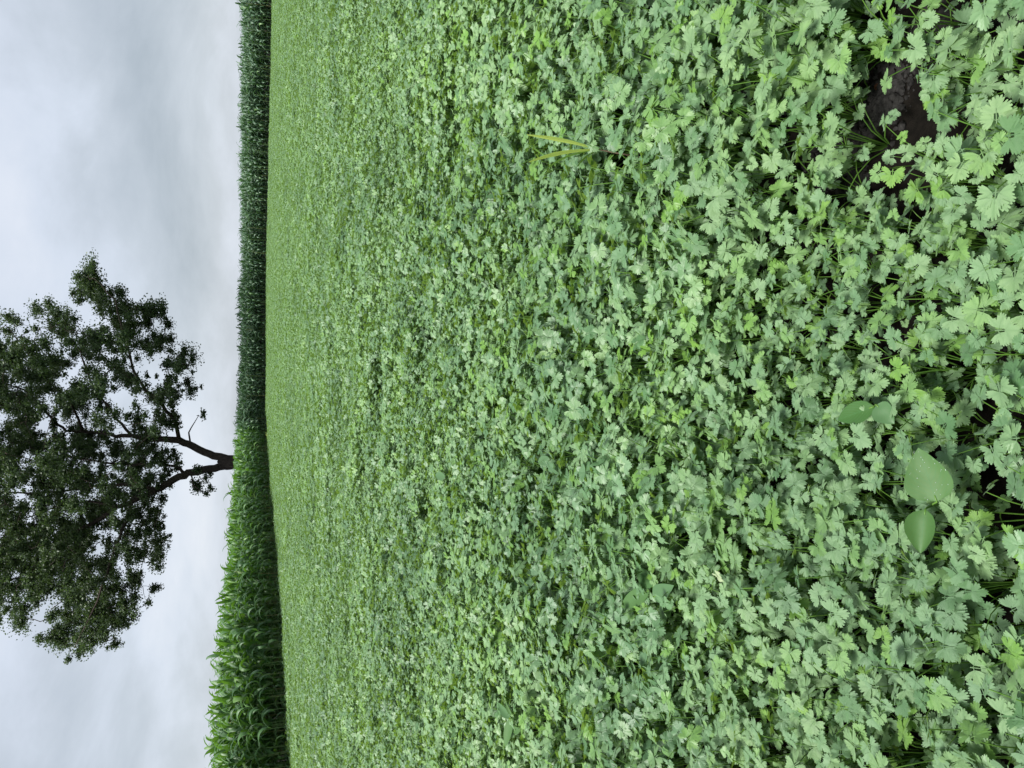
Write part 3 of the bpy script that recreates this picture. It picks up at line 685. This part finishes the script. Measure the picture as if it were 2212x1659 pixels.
# ------------------------------------------------------------------ weeds
def blade_pts(P0, P1, bow, n=9, sag=0.0):
    out = []
    for i in range(n):
        t = i / (n - 1); out.append(P0.lerp(P1, t) + bow * math.sin(PI * t) + Vector((0, 0, -sag * t * t)))
    return out
def grass_blade(parent, P0, P1, width, bow, mat, side=None, tipw=0.15, prof=None):
    base = parent.location
    pts = [p - base for p in blade_pts(P0, P1, bow)]
    sd = side or (P1 - P0).cross(Vector((0, 1, 0.35))).normalized()
    w = [width * 0.5 * (prof(t) if prof else min(1, 0.22 + 1.3 * t) * (1 - (1 - tipw) * t ** 3)) for t in np.linspace(0, 1, 9)]
    return link('blade', to_mesh('grass_blade', ribbon(pts, [sd] * 9, w, 0.2), [mat]), parent)
def broad_leaf(parent, P0, P1, width, mat, droop=0.1, normal=Vector((0, -0.45, 1)), label=None, fullness=0.42, cup=0.25, name='leaf'):
    """An ovate blade from base to tip."""
    base = parent.location; n, m_ = 11, 7; V = []; F = []; UV = []
    ax = P1 - P0; Ln = ax.length; t_ = ax.normalized(); s_ = t_.cross(normal).normalized(); nn = s_.cross(t_).normalized()
    for i in range(n):
        t = i / (n - 1); hw = width * 0.5 * (math.sin(PI * t ** (0.5 + fullness * 0.55)) ** 0.85 if 0 < t < 1 else 0.0) + 0.0004
        for j in range(m_):
            u = j / (m_ - 1) * 2 - 1
            p = P0 + ax * t + s_ * hw * u + nn * (cup * hw * u * u - droop * Ln * (t - 0.35) ** 2 + 0.03 * hw * math.sin(9 * t + 2 * u)) - base
            V.append(tuple(p))
    for i in range(n - 1):
        for j in range(m_ - 1):
            a = i * m_ + j; b = a + 1; c = a + m_ + 1; d = a + m_
            q = lambda k, l: (l / (m_ - 1), k / (n - 1))
            F += [(a, b, c), (a, c, d)]; UV += [(q(i, j), q(i, j + 1), q(i + 1, j + 1)), (q(i, j), q(i + 1, j + 1), q(i + 1, j))]
    o = link(name, to_mesh('broad_leaf', G(V, F, UV), [mat]), parent)
    if label: o['label'] = label
    return o, np.array(V), nn
def stalk(parent, pts, r0, r1, mat, name='stem'):
    pts = [Vector(p) - parent.location for p in pts]
    return link(name, to_mesh('weed_stem', tube(pts, list(np.linspace(r0, r1, len(pts))), 6, True), [mat]), parent)
def weed(name, foot, label, cat, group=None):
    z = float(soil_z(np.array([foot.x]), np.array([foot.y]))[0]); return empty(name, Vector((foot.x, foot.y, z)), label, cat, group)

# the yellow-green grass clump
f = ground(1288, 323, 0.20)
g = weed('grass_clump', Vector((f.x, f.y + 0.03, 0)), 'clump of yellow-green grass blades standing out of the coriander', 'grass clump')
yb = g.location.y
b0 = at(1288, 322, yb)
for (px, py, dy, wd, mat, bow) in ((1138, 291, .02, .017, M_GRASS, (0.006, 0, 0)), (1142, 350, -.02, .016, M_GRASS, (0.008, 0, .01)), (1172, 372, .0, .008, M_GRASSD, (0.012, 0, .014)), (1245, 362, -.03, .008, M_GRASSD, (0.004, 0, .006))):
    grass_blade(g, b0 + Vector((0, 0, -0.01)), at(px, py, yb + dy), wd, Vector(bow), mat)
stalk(g, [g.location - Vector((0, 0, .01)), b0], 0.003, 0.0022, M_TAN)
# loose single blades beside the broadleaf weed
gb = 'single grass blades arching through the coriander'
for (a_, b_, z0, z1, w_, lab) in (((1300, 1476), (1209, 1562), .20, .25, .007, 'arching green grass blade bent like a bow among the coriander'), ((1344, 1579), (1238, 1539), .17, .22, .006, 'straight slanting grass blade crossing beside the arching one'),
                            ((1022, 1566), (958, 1534), .19, .22, .007, 'thin grass blade lying over the coriander beyond the pale broadleaf weed')):
    P0, P1 = ground(*a_, z0), ground(*b_, z1)
    g = weed('single_grass', Vector((P0.x + .02, P0.y, 0)), lab, 'grass blade', gb)
    stalk(g, [g.location, P0], 0.0016, 0.0016, M_GRASSD)
    grass_blade(g, P0, P1, w_, Vector((0.0, 0.0, 0.03)), M_GRASSD, Vector((0.25, -1, 0.3)).normalized() if False else None)
# broadleaf weeds: each a stem and its ovate leaves (base pixel, tip pixel, heights, width)
def broad_weed(label, foot_px, leaves, top_z=0.15):
    fz = ground(*foot_px, top_z); g = weed('broadleaf_weed', Vector((fz.x, fz.y, 0)), label, 'weed', 'broadleaf weeds in the coriander')
    top = Vector((fz.x, fz.y, top_z)); stalk(g, [g.location - Vector((0, 0, .01)), g.location.lerp(top, 0.5) + Vector((.004, 0, 0)), top], 0.0028, 0.0022, M_STEM)
    res = []
    for (b_, t_, z0, z1, wd, mat, kw) in leaves:
        if z0 > 0.1: z0 -= 0.012; z1 -= 0.012
        P0, P1 = ground(*b_, z0), ground(*t_, z1)
        stalk(g, [top, top.lerp(P0, 0.5) + Vector((0, 0, .004)), P0, P0.lerp(P1, 0.12)], 0.0018, 0.0012, M_STEM, 'leaf_stalk')
        res.append(broad_leaf(g, P0, P1, wd, mat, **kw))
    return g, res
g, res = broad_weed('broadleaf weed whose big matte leaf is beaded with raindrops', (2015, 1092),
    [((2024, 1084), (1982, 968), .200, .218, .074, M_BROAD, dict(droop=.10, label='large matte leaf beaded with raindrops', fullness=.25)),
     ((1999, 1100), (1986, 1196), .195, .205, .048, M_BROAD, dict(droop=.15, cup=.7, label='smaller leaf with its rim curled up'))])
lo, LV, nn = res[0]; drops = []; r = random.Random(5)
for q in range(45):
    i_ = r.randrange(8, len(LV) - 8); p = LV[i_] * (1 - .5) + LV[min(len(LV) - 1, i_ + r.choice([1, 7, 8, 6]))] * .5
    p = p + np.array([r.uniform(-.004, .004), r.uniform(-.004, .004), 0]); s = r.uniform(.0003, .0006)
    p = p + np.array(nn) * s * .3
    drops.append(rock(random.Random(0), 1.0).moved(Matrix.Translation(Vector(p)) @ Matrix.Scale(s, 4)))
d = link('raindrops', to_mesh('raindrops', join(drops), [M_DROP]), lo); d['kind'] = 'stuff'
broad_weed('broadleaf weed with a dark glossy oval leaf half under coriander', (1890, 880),
    [((1888, 878), (1806, 908), .185, .190, .040, M_OLIVE, dict(droop=.12, label='dark olive glossy oval leaf')),
     ((1893, 874), (1930, 915), .185, .180, .040, M_GREYL, dict(droop=.15, label='grey-green leaf'))])
broad_weed('broadleaf weed with one light green oval leaf between two grey leaves', (1408, 1276),
    [((1402, 1275), (1336, 1314), .205, .215, .045, M_BROAD, dict(droop=.12, label='light green smooth oval leaf')),
     ((1412, 1264), (1370, 1226), .20, .205, .050, M_GREYL, dict(droop=.1)), ((1412, 1290), (1452, 1266), .20, .21, .048, M_GREYL, dict(droop=.1))])
broad_weed('pale broadleaf weed with upright folded leaves in the middle distance', (1106, 1556),
    [((1107, 1552), (1088, 1616), .215, .225, .046, M_BROAD, dict(droop=.1)), ((1104, 1549), (1074, 1518), .215, .245, .044, M_GREYL, dict(droop=.1, cup=.5)),
     ((1107, 1546), (1092, 1516), .215, .245, .022, M_BROAD, dict(droop=.1, cup=.6)), ((1124, 1575), (1104, 1580), .20, .21, .030, M_BROAD, dict(droop=.1))])
broad_weed('broadleaf weed with two tall soft leaves at the far side of the field of view', (972, 50),
    [((962, 72), (942, 26), .215, .235, .05, M_BROAD, dict(droop=.08, cup=.4)), ((972, 36), (1003, -8), .20, .24, .075, M_GREYL, dict(droop=.1))])
broad_weed('small broadleaf weed with one dark grey oval leaf', (1190, 996), [((1188, 992), (1159, 998), .205, .21, .036, M_GREYL, dict(droop=.1)), ((1192, 1000), (1206, 1020), .2, .21, .02, M_BROAD, dict(droop=.1))])
broad_weed('tiny broadleaf weed with a blue-grey leaf seen far out', (960, 1030), [((962, 1030), (938, 1026), .205, .235, .05, M_GREYL, dict(droop=.1))])
broad_weed('broadleaf seedling with plain oval leaves at the edge of the bare soil', (1905, 62), [((1908, 62), (1925, 40), .05, .055, .016, M_STEM, dict(droop=.2)), ((1903, 66), (1884, 92), .05, .055, .016, M_STEM, dict(droop=.2))], 0.045)
# the pale upturned coriander leaf
pc = ground(1548, 1238, .20)
g = weed('coriander_plant', Vector((pc.x + .03, pc.y, 0)), 'coriander plant with one pale withered leaf turned upside down', 'coriander plant')
stalk(g, [g.location - Vector((0, 0, .01)), Vector((pc.x + .02, pc.y + .01, .16)), Vector((pc.x, pc.y, .205))], .0018, .0011, M_STEM)
for (mat, mt, lab) in ((M_PALE, Matrix.Translation(pc - g.location + Vector((0, 0, .004))) @ Euler((-0.5, 0.3, 2.2)).to_matrix().to_4x4() @ Matrix.Scale(.040, 4), 'pale withered leaf turned upside down'),
                       (M_CORI, Matrix.Translation(Vector((0.01, 0.01, .12))) @ Euler((0.1, 0.1, 0.4)).to_matrix().to_4x4() @ Matrix.Scale(.055, 4), None)):
    q = link('leaf', to_mesh('coriander_leaf', LEAF[2], [mat]), g); q.matrix_local = mt
    if lab: q['label'] = lab
# dead bits on the soil
def flake(px, py, L_, W_, mat, name, label, cat, rz):
    c = ground(px, py, 0.015); z = float(soil_z(np.array([c.x]), np.array([c.y]))[0]); o = empty(name, Vector((c.x, c.y, z + .006)), label, cat)
    dv = Vector((math.cos(rz), math.sin(rz), .15)) * L_ * .5
    broad_leaf(o, o.location - dv, o.location + dv, W_, mat, .5, Vector((0.2, -.3, 1)), name='blade'); return o
flake(1892, 186, .022, .013, M_DRY, 'dead_leaf', 'red-brown dead leaf lying on the soil beside the stems', 'dead leaf', 0.6)
flake(1950, 84, .018, .012, M_TAN, 'straw_bit', 'crumpled tan bit of straw on the dark soil', 'straw', 2.2)
# weedy grass at the foot of the corn, at the bend of its edge
f = ground(580, 945, 0.16); g = weed('grass_weed', Vector((f.x, f.y, 0)), 'yellowish grass weeds at the foot of the corn where its edge bends', 'grass weed')
r = random.Random(70)
for k in range(44):
    a = r.uniform(0, 6.28); h = r.uniform(.12, .38); o_ = Vector((r.gauss(0, .55), r.gauss(0, .25), 0))
    P1 = g.location + o_ + Vector((math.cos(a) * .2, math.sin(a) * .2, h)); grass_blade(g, g.location + o_, P1, .022, Vector((0, 0, .06)), M_GRASSD if k % 3 else M_GRASS, Vector((math.sin(a), -math.cos(a), 0)))
